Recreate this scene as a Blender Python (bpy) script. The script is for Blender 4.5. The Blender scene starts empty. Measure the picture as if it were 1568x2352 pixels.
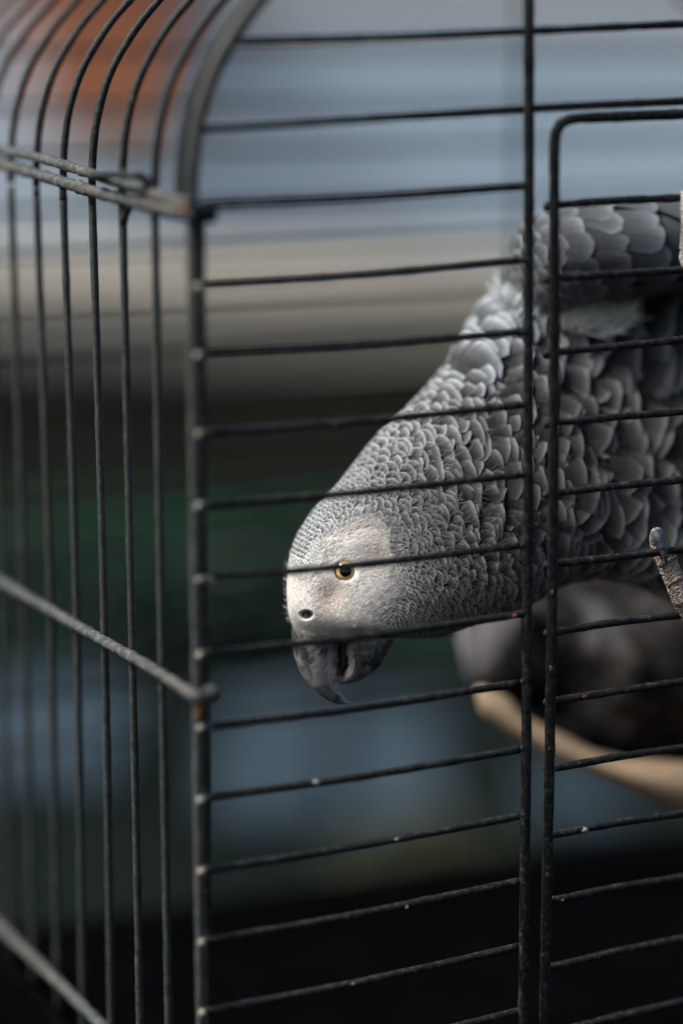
import bpy, math, random
import numpy as np
from mathutils import Vector

random.seed(7); rng = np.random.default_rng(7)
S = bpy.context.scene
COL = S.collection

# ------------------------------------------------------------------ camera
F = 5553.0                      # focal length in pixels of a 1568 x 2352 frame (85 mm on 24 x 36)
PITCH = math.radians(10.4)
CAMZ = 1.35
cam_d = bpy.data.cameras.new('camera')
cam = bpy.data.objects.new('camera', cam_d); COL.objects.link(cam)
cam.location = (0, 0, CAMZ)
cam.rotation_euler = (math.pi/2 - PITCH, 0, 0)
cam_d.sensor_fit = 'VERTICAL'; cam_d.sensor_height = 36; cam_d.sensor_width = 24
cam_d.lens = 85
cam_d.clip_start = 0.05; cam_d.clip_end = 500
cam_d.dof.use_dof = True
cam_d.dof.focus_distance = 0.921
cam_d.dof.aperture_fstop = 2.1
S.camera = cam

# ------------------------------------------------------------------ light
SUN_EL = math.radians(50); SUN_AZ = math.radians(-98)      # azimuth measured from +Y, negative = left
w = bpy.data.worlds.new('World'); S.world = w; w.use_nodes = True
nt = w.node_tree
sky = nt.nodes.new('ShaderNodeTexSky'); sky.sky_type = 'NISHITA'; sky.sun_disc = False
sky.sun_elevation = SUN_EL; sky.sun_rotation = SUN_AZ
sky.air_density = 1.0; sky.dust_density = 6.0; sky.ozone_density = 1.0
bg = nt.nodes['Background']; bg.inputs['Strength'].default_value = 0.05
nt.links.new(sky.outputs[0], bg.inputs['Color'])
sd = bpy.data.lights.new('sun', 'SUN'); sd.energy = 1.5; sd.angle = math.radians(14); sd.color = (0.98, 1.0, 0.985)
sun = bpy.data.objects.new('sun', sd); COL.objects.link(sun)
sdir = Vector((math.sin(SUN_AZ)*math.cos(SUN_EL), math.cos(SUN_AZ)*math.cos(SUN_EL), math.sin(SUN_EL)))
sun.rotation_euler = sdir.to_track_quat('Z', 'Y').to_euler()
S.view_settings.view_transform = 'Standard'; S.view_settings.look = 'None'
S.view_settings.exposure = 1.55; S.view_settings.gamma = 1.0
S.cycles.use_denoising = True
S.cycles.max_bounces = 6

# ------------------------------------------------------------------ geometry helpers
CAM = np.array([0, 0, CAMZ])
RT = np.array([1.0, 0, 0]); FW = np.array([0, math.cos(PITCH), -math.sin(PITCH)]); UP = np.array([0, math.sin(PITCH), math.cos(PITCH)])
def ray(x, y):
    x = np.asarray(x, float)[..., None]; y = np.asarray(y, float)[..., None]
    return (x-784)/F*RT - (y-1176)/F*UP + FW
def P(x, y, z):                                            # point at depth z metres along the view axis
    return CAM + ray(x, y)*np.asarray(z, float)[..., None]
def proj(p):
    d = np.asarray(p) - CAM; z = d@FW
    return 784 + (d@RT)/z*F, 1176 - (d@UP)/z*F, z
ZC = 0.844
CORNER = P(450, 1378, ZC)
YAW = math.radians(24.2)
EF = np.array([math.cos(YAW), math.sin(YAW), 0]); ES = np.array([-math.sin(YAW), math.cos(YAW), 0]); EZ = np.array([0, 0, 1.0])
def onplane(x, y, n, p0):
    r = ray(x, y); return CAM + r*(((p0-CAM)@n)/(r@n))[..., None]
def front(x, y, off=0.0): return onplane(x, y, ES, CORNER + ES*off)      # off > 0 = into the cage
def side(x, y, off=0.0): return onplane(x, y, EF, CORNER + EF*off)

def link(o, parent=None):
    COL.objects.link(o)
    if parent is not None: o.parent = parent
    return o
def empty(name, loc, label=None, cat=None, group=None):
    o = bpy.data.objects.new(name, None); o.location = loc; o.empty_display_size = 0.01
    link(o); tag(o, label, cat, group); return o
def tag(o, label=None, cat=None, group=None, kind=None):
    for k, v in (('label', label), ('category', cat), ('group', group), ('kind', kind)):
        if v: o[k] = v
    return o
def mesh(name, V, Fc, mat, parent=None, uv=None, attrs=None, smooth=True):
    V = np.asarray(V, float)
    org = np.zeros(3)
    if parent is not None:
        org = np.array(root_loc(parent))
    me = bpy.data.meshes.new(name)
    me.from_pydata((V-org).tolist(), [], Fc if isinstance(Fc, list) else Fc.tolist())
    if uv is not None:
        l = me.uv_layers.new(name='uv')
        li = np.zeros(len(me.loops), int); me.loops.foreach_get('vertex_index', li)
        l.data.foreach_set('uv', np.asarray(uv, np.float32)[li].ravel())
    for k, a in (attrs or {}).items():
        a = np.asarray(a, np.float32)
        if a.ndim == 1:
            t = me.attributes.new(k, 'FLOAT', 'POINT'); t.data.foreach_set('value', a)
        else:
            t = me.attributes.new(k, 'FLOAT_VECTOR', 'POINT'); t.data.foreach_set('vector', a.ravel())
    if smooth: me.polygons.foreach_set('use_smooth', [True]*len(me.polygons))
    me.materials.append(mat); me.update()
    o = bpy.data.objects.new(name, me)
    return link(o, parent)
def root_loc(o):
    l = Vector((0, 0, 0))
    while o is not None: l = l + o.location; o = o.parent
    return l
def grid_faces(nu, nv, wrap_v=False):
    f = []
    for i in range(nu-1):
        for j in range(nv if wrap_v else nv-1):
            j2 = (j+1) % nv
            f.append((i*nv+j, i*nv+j2, (i+1)*nv+j2, (i+1)*nv+j))
    return f
def crom(pts, n):                                          # Catmull-Rom resampling of a polyline
    pts = np.asarray(pts, float); m = len(pts)
    t = np.linspace(0, m-1, n)
    return crom_at(pts, t)
def crom_at(pts, t):
    pts = np.asarray(pts, float); m = len(pts)
    t = np.clip(t, 0, m-1-1e-6); i = np.floor(t).astype(int); f = t-i
    g = lambda k: pts[np.clip(k, 0, m-1)]
    p0, p1, p2, p3 = g(i-1), g(i), g(i+1), g(i+2)
    if pts.ndim > 1: f = f[..., None]
    return .5*((2*p1)+(-p0+p2)*f+(2*p0-5*p1+4*p2-p3)*f*f+(-p0+3*p1-3*p2+p3)*f**3)
def rod(name, pts, r, mat, parent, sides=12, step=0.006, rough=0.035, seed=None, closed=True, blobs=None):
    pts = np.asarray(pts, float)
    L = np.linalg.norm(np.diff(pts, axis=0), axis=1); cum = np.r_[0, np.cumsum(L)]
    n = max(3, int(cum[-1]/step)+1)
    t = np.linspace(0, cum[-1], n)
    c = np.stack([np.interp(t, cum, pts[:, k]) for k in range(3)], 1)
    tan = np.gradient(c, axis=0); tan /= np.linalg.norm(tan, axis=1)[:, None]
    ref = np.array([0, 0, 1.0]) if abs(tan[0, 2]) < .8 else np.array([1.0, 0, 0])
    a = np.zeros_like(c); b = np.zeros_like(c); pa = ref
    for i in range(n):
        u = pa - tan[i]*(pa@tan[i]); u /= np.linalg.norm(u); a[i] = u; b[i] = np.cross(tan[i], u); pa = u
    lr = np.random.default_rng(seed if seed is not None else abs(hash(name)) % 1000 + len(COL.objects))
    rr = r*np.ones(n) if np.isscalar(r) else np.interp(t/cum[-1], np.linspace(0, 1, len(r)), r)
    rr = rr[:, None]*(1+rough*lr.standard_normal((n, sides))*.5+rough*lr.standard_normal((n, 1)))
    th = np.linspace(0, 2*math.pi, sides, endpoint=False)
    V = c[:, None]+rr[..., None]*(np.cos(th)[None, :, None]*a[:, None]+np.sin(th)[None, :, None]*b[:, None])
    V = V.reshape(-1, 3)
    fc = grid_faces(n, sides, True)
    fc = [tuple(reversed(q)) for q in fc]
    if closed:
        fc.append(tuple(range(sides))); fc.append(tuple(reversed(range((n-1)*sides, n*sides))))
    return mesh(name, V, fc, mat, parent)
def ico(name, loc, rad, mat, parent, squash=(1, 1, 1), jit=.15):
    nu, nv = 6, 9
    u = np.linspace(0.02, math.pi-.02, nu); v = np.linspace(0, 2*math.pi, nv, endpoint=False)
    V = np.stack([np.outer(np.sin(u), np.cos(v)), np.outer(np.sin(u), np.sin(v)), np.outer(np.cos(u), np.ones(nv))], -1)
    V *= (1+jit*rng.standard_normal((nu, nv, 1))*.5)*rad*np.array(squash)
    fc = grid_faces(nu, nv, True); fc = [tuple(reversed(q)) for q in fc]
    fc += [tuple(range(nv)), tuple(reversed(range((nu-1)*nv, nu*nv)))]
    return mesh(name, V.reshape(-1, 3)+np.asarray(loc), fc, mat, parent)
def boxm(name, lo, hi, mat, parent=None, bevel=0.0):
    lo = np.array(lo, float); hi = np.array(hi, float)
    V = np.array([[(lo, hi)[i][0], (lo, hi)[j][1], (lo, hi)[k][2]] for i in (0, 1) for j in (0, 1) for k in (0, 1)])
    fc = [(0, 1, 3, 2), (4, 6, 7, 5), (0, 4, 5, 1), (2, 3, 7, 6), (0, 2, 6, 4), (1, 5, 7, 3)]
    o = mesh(name, V, fc, mat, parent, smooth=False)
    if bevel:
        m = o.modifiers.new('bevel', 'BEVEL'); m.width = bevel; m.segments = 2
    return o

# ------------------------------------------------------------------ material helpers
class M:
    def __init__(s, name, rough=.6, spec=.5, metal=0):
        s.m = bpy.data.materials.new(name); s.m.use_nodes = True; s.t = s.m.node_tree
        s.b = s.t.nodes['Principled BSDF']; s.set('Roughness', rough); s.set('Specular IOR Level', spec); s.set('Metallic', metal)
    def n(s, kind, **kw):
        x = s.t.nodes.new('ShaderNode'+kind)
        for k, v in kw.items(): setattr(x, k, v)
        return x
    def lk(s, a, b): s.t.links.new(a, b)
    def set(s, k, v):
        if hasattr(v, 'links'): s.lk(v, s.b.inputs[k])
        else: s.b.inputs[k].default_value = v if not isinstance(v, tuple) or len(v) == 4 else (*v, 1)
    def attr(s, name, typ='GEOMETRY'):
        return s.n('Attribute', attribute_name=name, attribute_type=typ)
    def noise(s, scale, detail=4, rough=.55, vec=None, dist=0.0):
        x = s.n('TexNoise'); x.inputs['Scale'].default_value = scale; x.inputs['Detail'].default_value = detail
        x.inputs['Roughness'].default_value = rough; x.inputs['Distortion'].default_value = dist
        if vec is None:
            g = s.n('NewGeometry'); vec = g.outputs['Position']
        s.lk(vec, x.inputs['Vector']); return x.outputs['Fac']
    def voro(s, scale, feature='F1', vec=None):
        x = s.n('TexVoronoi', feature=feature); x.inputs['Scale'].default_value = scale
        if vec is None: vec = s.n('NewGeometry').outputs['Position']
        s.lk(vec, x.inputs['Vector']); return x.outputs['Distance']
    def ramp(s, fac, *stops):
        r = s.n('ValToRGB'); e = r.color_ramp.elements
        while len(e) < len(stops): e.new(.5)
        for q, (p, c) in zip(e, stops):
            q.position = p; q.color = (*c, 1) if isinstance(c, tuple) else (c, c, c, 1)
        s.lk(fac, r.inputs['Fac']); return r.outputs['Color']
    def math(s, op, a, b=None, clamp=False):
        x = s.n('Math', operation=op, use_clamp=clamp)
        for i, v in enumerate((a, b)):
            if v is None: continue
            if hasattr(v, 'links'): s.lk(v, x.inputs[i])
            else: x.inputs[i].default_value = v
        return x.outputs[0]
    def mix(s, f, a, b, blend='MIX'):
        x = s.n('Mix', data_type='RGBA', blend_type=blend)
        for i, v in ((0, f), (6, a), (7, b)):
            if hasattr(v, 'links'): s.lk(v, x.inputs[i])
            elif isinstance(v, tuple): x.inputs[i].default_value = (*v, 1)
            else: x.inputs[i].default_value = v
        return x.outputs[2]
    def bump(s, h, strength=.3, dist=.001):
        x = s.n('Bump'); x.inputs['Strength'].default_value = strength; x.inputs['Distance'].default_value = dist
        s.lk(h, x.inputs['Height']); s.lk(x.outputs[0], s.b.inputs['Normal']); return x

def wire_material(name, base, dust, dust_lo, dust_hi, rust=0.0):
    m = M(name, .5, .55 if 'side' in name or 'post' in name else .32)
    n1 = m.noise(420, 6, .75); n2 = m.noise(1500, 3, .6); n3 = m.noise(60, 2)
    d = m.math('ADD', m.math('MULTIPLY', n1, .65), m.math('MULTIPLY', n2, .35))
    f = m.ramp(d, (dust_lo, 0.0), (dust_hi, 1.0))
    c = m.mix(f, base, dust)
    tint = m.ramp(n3, (.35, (.8, .95, 1.0)), (.7, (1.1, 1.0, .85)))
    c = m.mix(1.0, c, tint, 'MULTIPLY')
    if rust:
        n4 = m.noise(75, 5, .7)
        c = m.mix(m.ramp(n4, (rust, 0.0), (rust+.05, .9)), c, (.22, .075, .02))
    m.set('Base Color', c)
    m.set('Roughness', m.ramp(d, (.35, .46), (.7, .8)))
    m.bump(m.math('ADD', n1, m.math('MULTIPLY', n2, .5)), .5, .0006)
    return m.m
MW = wire_material('black_painted_wire', (.004, .0048, .0055), (.13, .125, .11), .50, .72, .72)
MS = wire_material('side_wire_black', (.012, .014, .014), (.105, .115, .11), .44, .80, .77)
MP = wire_material('greyed_post', (.022, .024, .024), (.14, .14, .128), .42, .76, .75)
MR = wire_material('dusty_rail', (.028, .030, .033), (.27, .255, .235), .46, .70, .72)
MRUST = wire_material('rusty_metal', (.06, .035, .02), (.25, .10, .04), .4, .6, .5)
MWELD = wire_material('chipped_weld', (.10, .095, .085), (.42, .38, .32), .35, .6, .72)

# ------------------------------------------------------------------ setting behind the cage
def simple(name, c1, c2, scale, rough=.8, stretch=None, bump=.2, spec=.3):
    m = M(name, rough, .3)
    g = m.n('NewGeometry'); v = g.outputs['Position']
    if stretch:
        mp = m.n('Mapping'); m.lk(v, mp.inputs['Vector']); mp.inputs['Scale'].default_value = stretch; v = mp.outputs[0]
    n = m.noise(scale, 5, .6, v)
    m.set('Base Color', m.mix(m.ramp(n, (.32, 0.0), (.68, 1.0)), c1, c2)); m.bump(n, bump, .01); m.set('Specular IOR Level', spec)
    return m.m
m_ground = simple('dark_paving', (.004, .0065, .0055), (.010, .014, .014), 1.3, spec=.0)
ground = mesh('ground', [(-150, -60, 0), (150, -60, 0), (150, 300, 0), (-150, 300, 0)], [(0, 1, 2, 3)], m_ground, smooth=False)
tag(ground, 'dark grey ground behind the cage', None, None, 'structure')

def gp(px, y):                                            # ground position under picture point
    r = ray(float(px), float(y)); t = CAMZ/(-r[2]); return CAM+r*t
def gy(y):                                                # distance on the ground seen at picture height y
    r = ray(784., y); return CAMZ/(-r[2])*r[1]
# pale painted wall, beige ledge, dark bank with shrubs
wy = 9.0
m_wall = simple('pale_blue_paint', (.43, .57, .70), (.54, .66, .77), .8, .7, (1, 1, 4))
def zat(y, d):                                            # world height at distance d seen at picture height y
    r = ray(784., y); return CAMZ + r[2]/r[1]*d
wall = empty('painted_wall', (0, wy, 0), 'long pale blue-grey painted wall behind the cage', 'wall')
zb = zat(560, wy)
boardh = .16
m_wall2 = simple('grey_paint', (.46, .50, .54), (.55, .58, .61), .7, .7, (1, 1, 4))
z = zb; k = 0
while z < 2.9:
    hh = boardh*(.9+.2*random.random())
    mt = m_wall2 if (zat(150, wy) < z < zat(-120, wy)) else m_wall
    b = boxm('board', (-9, wy-.012*(k % 2), z), (12, wy+.10, z+hh-.006), mt, wall, .004)
    z += hh; k += 1
m_ledge = simple('beige_stone', (.21, .20, .185), (.35, .315, .245), .9, .8, (.8, 1, 2.5))
ledge = boxm('stone_ledge', (-9, 7.6, zat(840, 7.6)), (12, wy-.03, zb-.004), m_ledge, None, .03)
tag(ledge, 'beige stone ledge along the foot of the pale wall', 'ledge')
m_bank = simple('dark_soil', (.026, .022, .015), (.060, .050, .033), 1.5)
bank = boxm('brown_retaining_wall', (-9, 7.7, 0.0), (12, wy-.04, zat(840, 7.6)-.004), m_bank, None, .02)
tag(bank, 'dark brown retaining wall under the beige ledge', 'wall')
a_ = gp(784, 1500); lawn = mesh('lawn', [(-30, a_[1], .004), (30, a_[1], .004), (30, 7.68, .004), (-30, 7.68, .004)], [(0, 1, 2, 3)], simple('dark_grass', (.0025, .011, .006), (.006, .022, .012), .9, .9, spec=.05), smooth=False)
tag(lawn, 'dark green grass before the retaining wall', None, None, 'structure')
# terracotta planter
m_terra = simple('terracotta', (.40, .15, .075), (.47, .19, .10), 3, .75)
pz = zat(290, wy-.3); k_ = (wy-.3)/ray(784., 290.)[1]
c0 = CAM+ray(95., 290.)*k_; c1 = CAM+ray(395., 290.)*k_
pl = empty('terracotta_planter', (.5*(c0[0]+c1[0]), wy-.2, pz), 'large orange terracotta planter box at top left, fixed to the pale wall', 'planter')
def taper_box(name, x0, x1, y0, y1, z0, z1, fl, mat, parent):
    V = [(x0, y0, z0), (x1, y0, z0), (x1, y1, z0), (x0, y1, z0), (x0-fl, y0-fl, z1), (x1+fl, y0-fl, z1), (x1+fl, y1, z1), (x0-fl, y1, z1)]
    fc = [(0, 3, 2, 1), (4, 5, 6, 7), (0, 1, 5, 4), (1, 2, 6, 5), (2, 3, 7, 6), (3, 0, 4, 7)]
    o = mesh(name, V, fc, mat, parent, smooth=False)
    m_ = o.modifiers.new('bevel', 'BEVEL'); m_.width = .006; m_.segments = 2
    return o
taper_box('pot_body', c0[0], c1[0], wy-.3, wy-.015, pz, pz+.62, .03, m_terra, pl)
taper_box('pot_rim', c0[0]-.06, c1[0]+.06, wy-.36, wy-.015, pz+.622, pz+.72, .004, m_terra, pl)
for q in (.2, .8):
    bx = c0[0]*(1-q)+c1[0]*q
    boxm('bracket', (bx-.015, wy-.28, pz-.03), (bx+.015, wy-.014, pz-.002), m_bank, pl, .003)

# shrubs : trunk plus leaf crown
def shrub(x, y, h, wid, col, label):
    m = M('leaf_'+str(len(bpy.data.materials)), .55, .4)
    n = m.noise(8, 2); m.set('Base Color', m.mix(n, col, tuple(c*1.8 for c in col)))
    o = empty('shrub', (x, y, 0), label, 'shrub', 'dark green shrubs beyond the cage')
    N = 900; V = []; Fc = []
    for i in range(N):
        d = rng.standard_normal(3); d /= np.linalg.norm(d); rad = rng.random()**.4*(.8+.3*math.sin(5*d[0]+3*d[2]))
        p = np.array([x, y, h*.55]) + d*rad*np.array([wid, wid*.6, h*.5])
        p[2] = max(p[2], .03)
        a = rng.standard_normal(3); a /= np.linalg.norm(a); b_ = np.cross(a, rng.standard_normal(3)); b_ /= np.linalg.norm(b_)
        s_ = .035; k_ = len(V); V += [p-a*s_, p+b_*s_*.4, p+a*s_, p-b_*s_*.4]; Fc.append((k_, k_+1, k_+2, k_+3))
    mesh('crown', V, Fc, m.m, o, smooth=False)
    rod('trunk', [(x, y, 0), (x+.02, y, h*.7)], .02, m_bank, o, 8, .05)
    for q in range(4):
        t_ = q*1.6; rod('branch', [(x, y, h*.2), (x+wid*.5*math.cos(t_), y+wid*.3*math.sin(t_), h*.8)], .008, m_bank, o, 6, .05)
G1 = (.005, .024, .012)
for px, py, hh, ww, lb in ((330, 1560, .30, .26, 'dark green shrub seen low through the left side bars'),
                           (620, 1500, .34, .24, 'dark green shrub left of the parrot face'),
                           (60, 1450, .30, .22, 'leftmost dark green shrub behind the side bars'),
                           (1000, 2010, .10, .16, 'low olive shrub under the parrot beak'),):
    q = gp(px, py); shrub(q[0], q[1], hh, ww, G1 if 'olive' not in lb else (.015, .02, .006), lb)
# pale wet slabs on the ground
m_slab = simple('blue_slate', (.022, .036, .048), (.038, .056, .072), 2.2, .7, spec=.05)
for x0, x1, y0, y1 in ((-260, 330, 1580, 1820), (470, 760, 1610, 1900), (800, 1000, 1640, 1960), (1230, 1400, 1800, 1900)):
    a = gp(x0, y1); b = gp(x1, y0)
    sl = boxm('paving_slab', (a[0], a[1], .004), (b[0], b[1], .03), m_slab, ground, .006)

# ------------------------------------------------------------------ cage
cage = empty('bird_cage', tuple(CORNER), 'black wire bird cage with a rounded top, scuffed and dusty', 'cage')
def fpt(uf, v, us=0.0): return CORNER + EF*uf + EZ*v + ES*us
def coords(p):
    d = p-CORNER; return d@EF, d@ES, d[..., 2]

# arch profile (in the front plane): frame centre line in picture points, top to corner
arch_px = [(596, 0), (560, 45), (524, 100), (492, 160), (468, 225), (451, 300), (442, 380), (439, 480)]
ap = np.array([front(float(x), float(y)) for x, y in arch_px])
uf, _, vz = coords(ap)
v0 = vz[-1]; u0 = uf[-1]
prof_u = list(uf[::-1]-u0); prof_v = list(vz[::-1]-v0)        # rising from the rail
# continue the arch out of frame to the crown and across
R_ = .16
du = prof_u[-1]-prof_u[-3]; dv = prof_v[-1]-prof_v[-3]; ang = math.atan2(dv, du)
cu, cv = prof_u[-1], prof_v[-1]
for k in range(1, 9):
    ang2 = ang*(1-k/8); st = .022
    cu += math.cos(ang2)*st; cv += math.sin(ang2)*st; prof_u.append(cu); prof_v.append(cv)
CW = .52                                                    # cage width
pu = prof_u + [CW-q for q in reversed(prof_u)]; pv = prof_v + list(reversed(prof_v))
def archpts(us, base_u=0.0):
    return crom([fpt(base_u+u0+a, v0+b, us) for a, b in zip(pu, pv)], 160)
VTOP = v0; VBOT = coords(front(460., 2700.))[2]
DEP = .45

# corner posts
def poly_front(pts, off=0): return np.array([front(float(x), float(y), off) for x, y in pts])
rod('corner_post', poly_front([(439, 470), (440, 600), (450, 1378), (462, 2352), (467, 2700)]), .00175, MP, cage, step=.004, rough=.05)
post2 = rod('corner_post', poly_front([(461, 470), (461, 600), (466, 1378), (479, 2352), (483, 2700)], .003), .0016, MW, cage, step=.004)
rod('arch_frame', archpts(0.0), .0024, MS, cage)
rod('arch_frame', archpts(.013, .001), .0021, MW, cage)
rod('arch_frame', archpts(DEP), .0022, MW, cage)

# side bars
bars = [((357, 517), (370, 1378), (388, 2352)), ((283, 517), (302, 1378), (322, 2352)), ((214, 517), (239, 1378), (256, 2352)),
        ((148, 517), (176, 1378), (192, 2352)), ((87, 517), (117, 1378), (135, 2352)), ((29, 517), (57, 1378), (81, 2352)), ((-26, 517), (5, 1378), (29, 2352))]
us_list = []
for k, b in enumerate(bars):
    pp = np.array([side(float(x), float(y)) for x, y in b]); _, us, vv = coords(pp)
    top = pp[0]+(pp[0]-pp[1])*((v0-.004-vv[0])/(vv[0]-vv[1])); bot = pp[2]+(pp[2]-pp[1])*((VBOT-vv[2])/(vv[2]-vv[1]))
    if k == 1:
        pts = [top+ES*-.006+EZ*.001, top+ES*-.003-EZ*.0015, top-EZ*.006, *pp, bot]
    else: pts = [top, *pp, bot]
    rod('side_bar', crom(pts, 60), .00152, MS, cage, step=.004, rough=.04)
    us_list.append(us[0])
gap = (us_list[-1]-us_list[1])/5
u = us_list[-1]+gap
while u < DEP-.005:
    rod('side_bar', [fpt(0, v0, u), fpt(0, VBOT, u)], .0019, MS, cage); us_list.append(u); u += gap
for u in us_list:                                           # bars of the arched roof
    rod('roof_bar', archpts(u), .00152, MW, cage, step=.005, rough=.03)
for u in (DEP,):
    rod('corner_post', [fpt(0, VTOP, u), fpt(0, VBOT, u)], .0022, MW, cage)
    rod('corner_post', [fpt(CW, VTOP, u), fpt(CW, VBOT, u)], .0022, MW, cage)
rod('corner_post', [fpt(CW, VTOP), fpt(CW, VBOT)], .0022, MW, cage)
u = .024
while u < DEP:
    rod('side_bar', [fpt(CW, VTOP, u), fpt(CW, VBOT, u)], .0019, MW, cage, step=.02); u += .024

# side rails
def poly_side(pts, off): return np.array([side(float(x), float(y), off) for x, y in pts])
def ext(pts):                                               # run on out of frame to the back corner
    d = pts[0]-pts[1]; d /= np.linalg.norm(d); n = (DEP-coords(pts[0])[1])/(d@ES)
    return np.vstack([pts[0]+d*n, pts])
rod('side_rail', ext(crom(poly_side([(0, 344), (91, 363), (209, 398), (310, 432), (436, 470)], -.0035), 40)), .0020, MR, cage, step=.003, rough=.07)
rod('side_rail', ext(crom(poly_side([(0, 378), (75, 397), (146, 419), (227, 443), (330, 468), (440, 494)], -.0035), 40)), .0023, MR, cage, step=.003, rough=.08)
mid = ext(crom(poly_side([(0, 1335), (120, 1404), (234, 1470), (340, 1530), (405, 1572), (438, 1594)], -.0038), 50))
curl = [P(455, 1600, .836), P(474, 1601, .838), P(486, 1596, .843), P(487, 1586, .849), P(478, 1580, .854)]
rod('side_rail', np.vstack([mid, curl]), .0021, MR, cage, step=.002, rough=.07)
low = ext(crom(poly_side([(0, 2128), (120, 2242), (231, 2352), (400, 2520), (452, 2572)], -.0038), 50))
rod('side_rail', low, .0023, MR, cage, step=.003, rough=.06)
rod('rust_patch', [front(459., 1608., -.0022), front(460., 1650., -.0022)], .0016, MRUST, cage, step=.002, rough=.1)
rod('rust_patch', [front(412., 481., -.0042), front(448., 489., -.0048)], .0021, MRUST, cage, step=.002, rough=.1)
# corner clamp and hook of the roof section
rod('corner_clip', [front(428., 466., -.004), front(452., 486., -.005), front(486., 492., -.002)], .0030, MW, cage, step=.003)
rod('latch_hook', crom([side(214., 404., -.007), side(250., 401., -.010), side(300., 402., -.010), side(334., 408., -.006), side(338., 440., -.004)], 30), .0015, MW, cage, step=.003)

# front wires
yl = [98, 297, 470, 657, 816, 995, 1160, 1330, 1502, 1670, 1835, 2000, 2163, 2325, 2485]
yr = [72, 250, 428, 597, 762, 930, 1090, 1252, 1410, 1567, 1720, 1873, 2022, 2172, 2320]
fw_paths = []
for k, (a, b) in enumerate(zip(yl, yr)):
    xl = 548 if k == 0 else 466
    if k == 0: pts = [(xl, a), (900, 86), (1205, b), (1568, 55), (1800, 45)]
    elif k == 1: pts = [(xl, a), (1205, b), (1568, 232), (1800, 220)]
    else: pts = [(xl, a), (xl+370, (a+b)/2+5), (1200, b)]
    p = poly_front(pts, .0015)
    fw_paths.append(crom(p, 40)); rod('front_wire', fw_paths[-1], .00148, MW, cage, step=.004, rough=.045)
    if 2 < k:
        ico('weld_bead', front(452.+k, a+2., -.0016), .0017, MWELD, cage, jit=.25)
    if k > 1: ico('weld_bead', front(1200., b-2., -.0006), .0011, MW, cage, jit=.3)
rod('front_post', poly_front([(1212, -300), (1213, 60), (1214, 470), (1211, 1300), (1208, 1700), (1200, 2352), (1197, 2700)], -.0005), .00195, MW, cage, step=.004, rough=.04)

for k, fx, mt_, rr_, sg in ((8, .965, MRUST, .0010, .0), (10, .37, MWELD, .0009, -6), (11, .61, MWELD, .0007, -5), (9, .05, MWELD, .0010, 0), (5, .42, MW, .0012, 7), (12, .62, MWELD, .0008, 3), (13, .47, MWELD, .0007, -3), (7, .04, MWELD, .0016, 0)):
    q = fw_paths[k][int(fx*(len(fw_paths[k])-1))]
    ico('paint_chip', q-ES*.0012+EZ*(-sg*.00012), rr_, mt_, cage, squash=(1.3, .8, .8), jit=.5)
# door (swings as one piece of the cage)
door = empty('door', tuple(front(1272., 1300.)), None, None); door.parent = cage; door.location = Vector(front(1272., 1300.))-Vector(CORNER)
fr = crom(poly_front([(1247, 2700), (1249, 2352), (1262, 1700), (1268, 1300), (1272, 800), (1272, 420), (1273, 320)], -.0008), 60)
cn = crom(poly_front([(1273, 320), (1280, 292), (1298, 277), (1330, 271)], -.0008), 12)
tp = poly_front([(1330, 271), (1568, 262), (1800, 253)], -.0008)
rod('door_frame', np.vstack([fr, cn[1:], tp[1:]]), .0020, MW, door, step=.004, rough=.04)
yd0 = [470, 638, 808, 970, 1132, 1294, 1450, 1607, 1762, 1915, 2065, 2217, 2367]
yd1 = [454, 620, 780, 945, 1102, 1262, 1412, 1565, 1717, 1868, 2015, 2155, 2300]
dw_paths = []
for a, b in zip(yd0, yd1):
    s_ = (b-a)/283.
    p = poly_front([(1254, a-s_*22), (1285, a), (1420, (a+b)/2+random.uniform(-3, 2)), (1568, b), (1850, b+s_*270)], .0015)
    dw_paths.append(crom(p, 40)); rod('door_wire', dw_paths[-1], .00150, MW, door, step=.004, rough=.05)
    ico('wire_end', front(1255., a+5., .001), .0016, MW, door, jit=.3)

for k, fx, mt_, rr_ in ((9, .36, MWELD, .0013), (9, .38, MWELD, .0011), (7, .37, MRUST, .0011), (8, .20, MWELD, .0006), (6, .25, MWELD, .0006), (10, .28, MWELD, .0008), (5, .22, MWELD, .0007), (4, .3, MRUST, .0007)):
    q = dw_paths[k][int(fx*(len(dw_paths[k])-1))]
    ico('paint_chip', q-ES*.0010, rr_, mt_, door, squash=(1.3, .8, .8), jit=.5)
for cy, mt_, rr_ in ((1534, MWELD, .0007), (1720, MRUST, .0006), (2010, MRUST, .0009), (1360, MWELD, .0006)):
    ico('paint_chip', front(float(1268-(cy-1300)*.018), float(cy), -.0024), rr_, mt_, door, squash=(.8, .8, 1.4), jit=.5)
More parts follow.
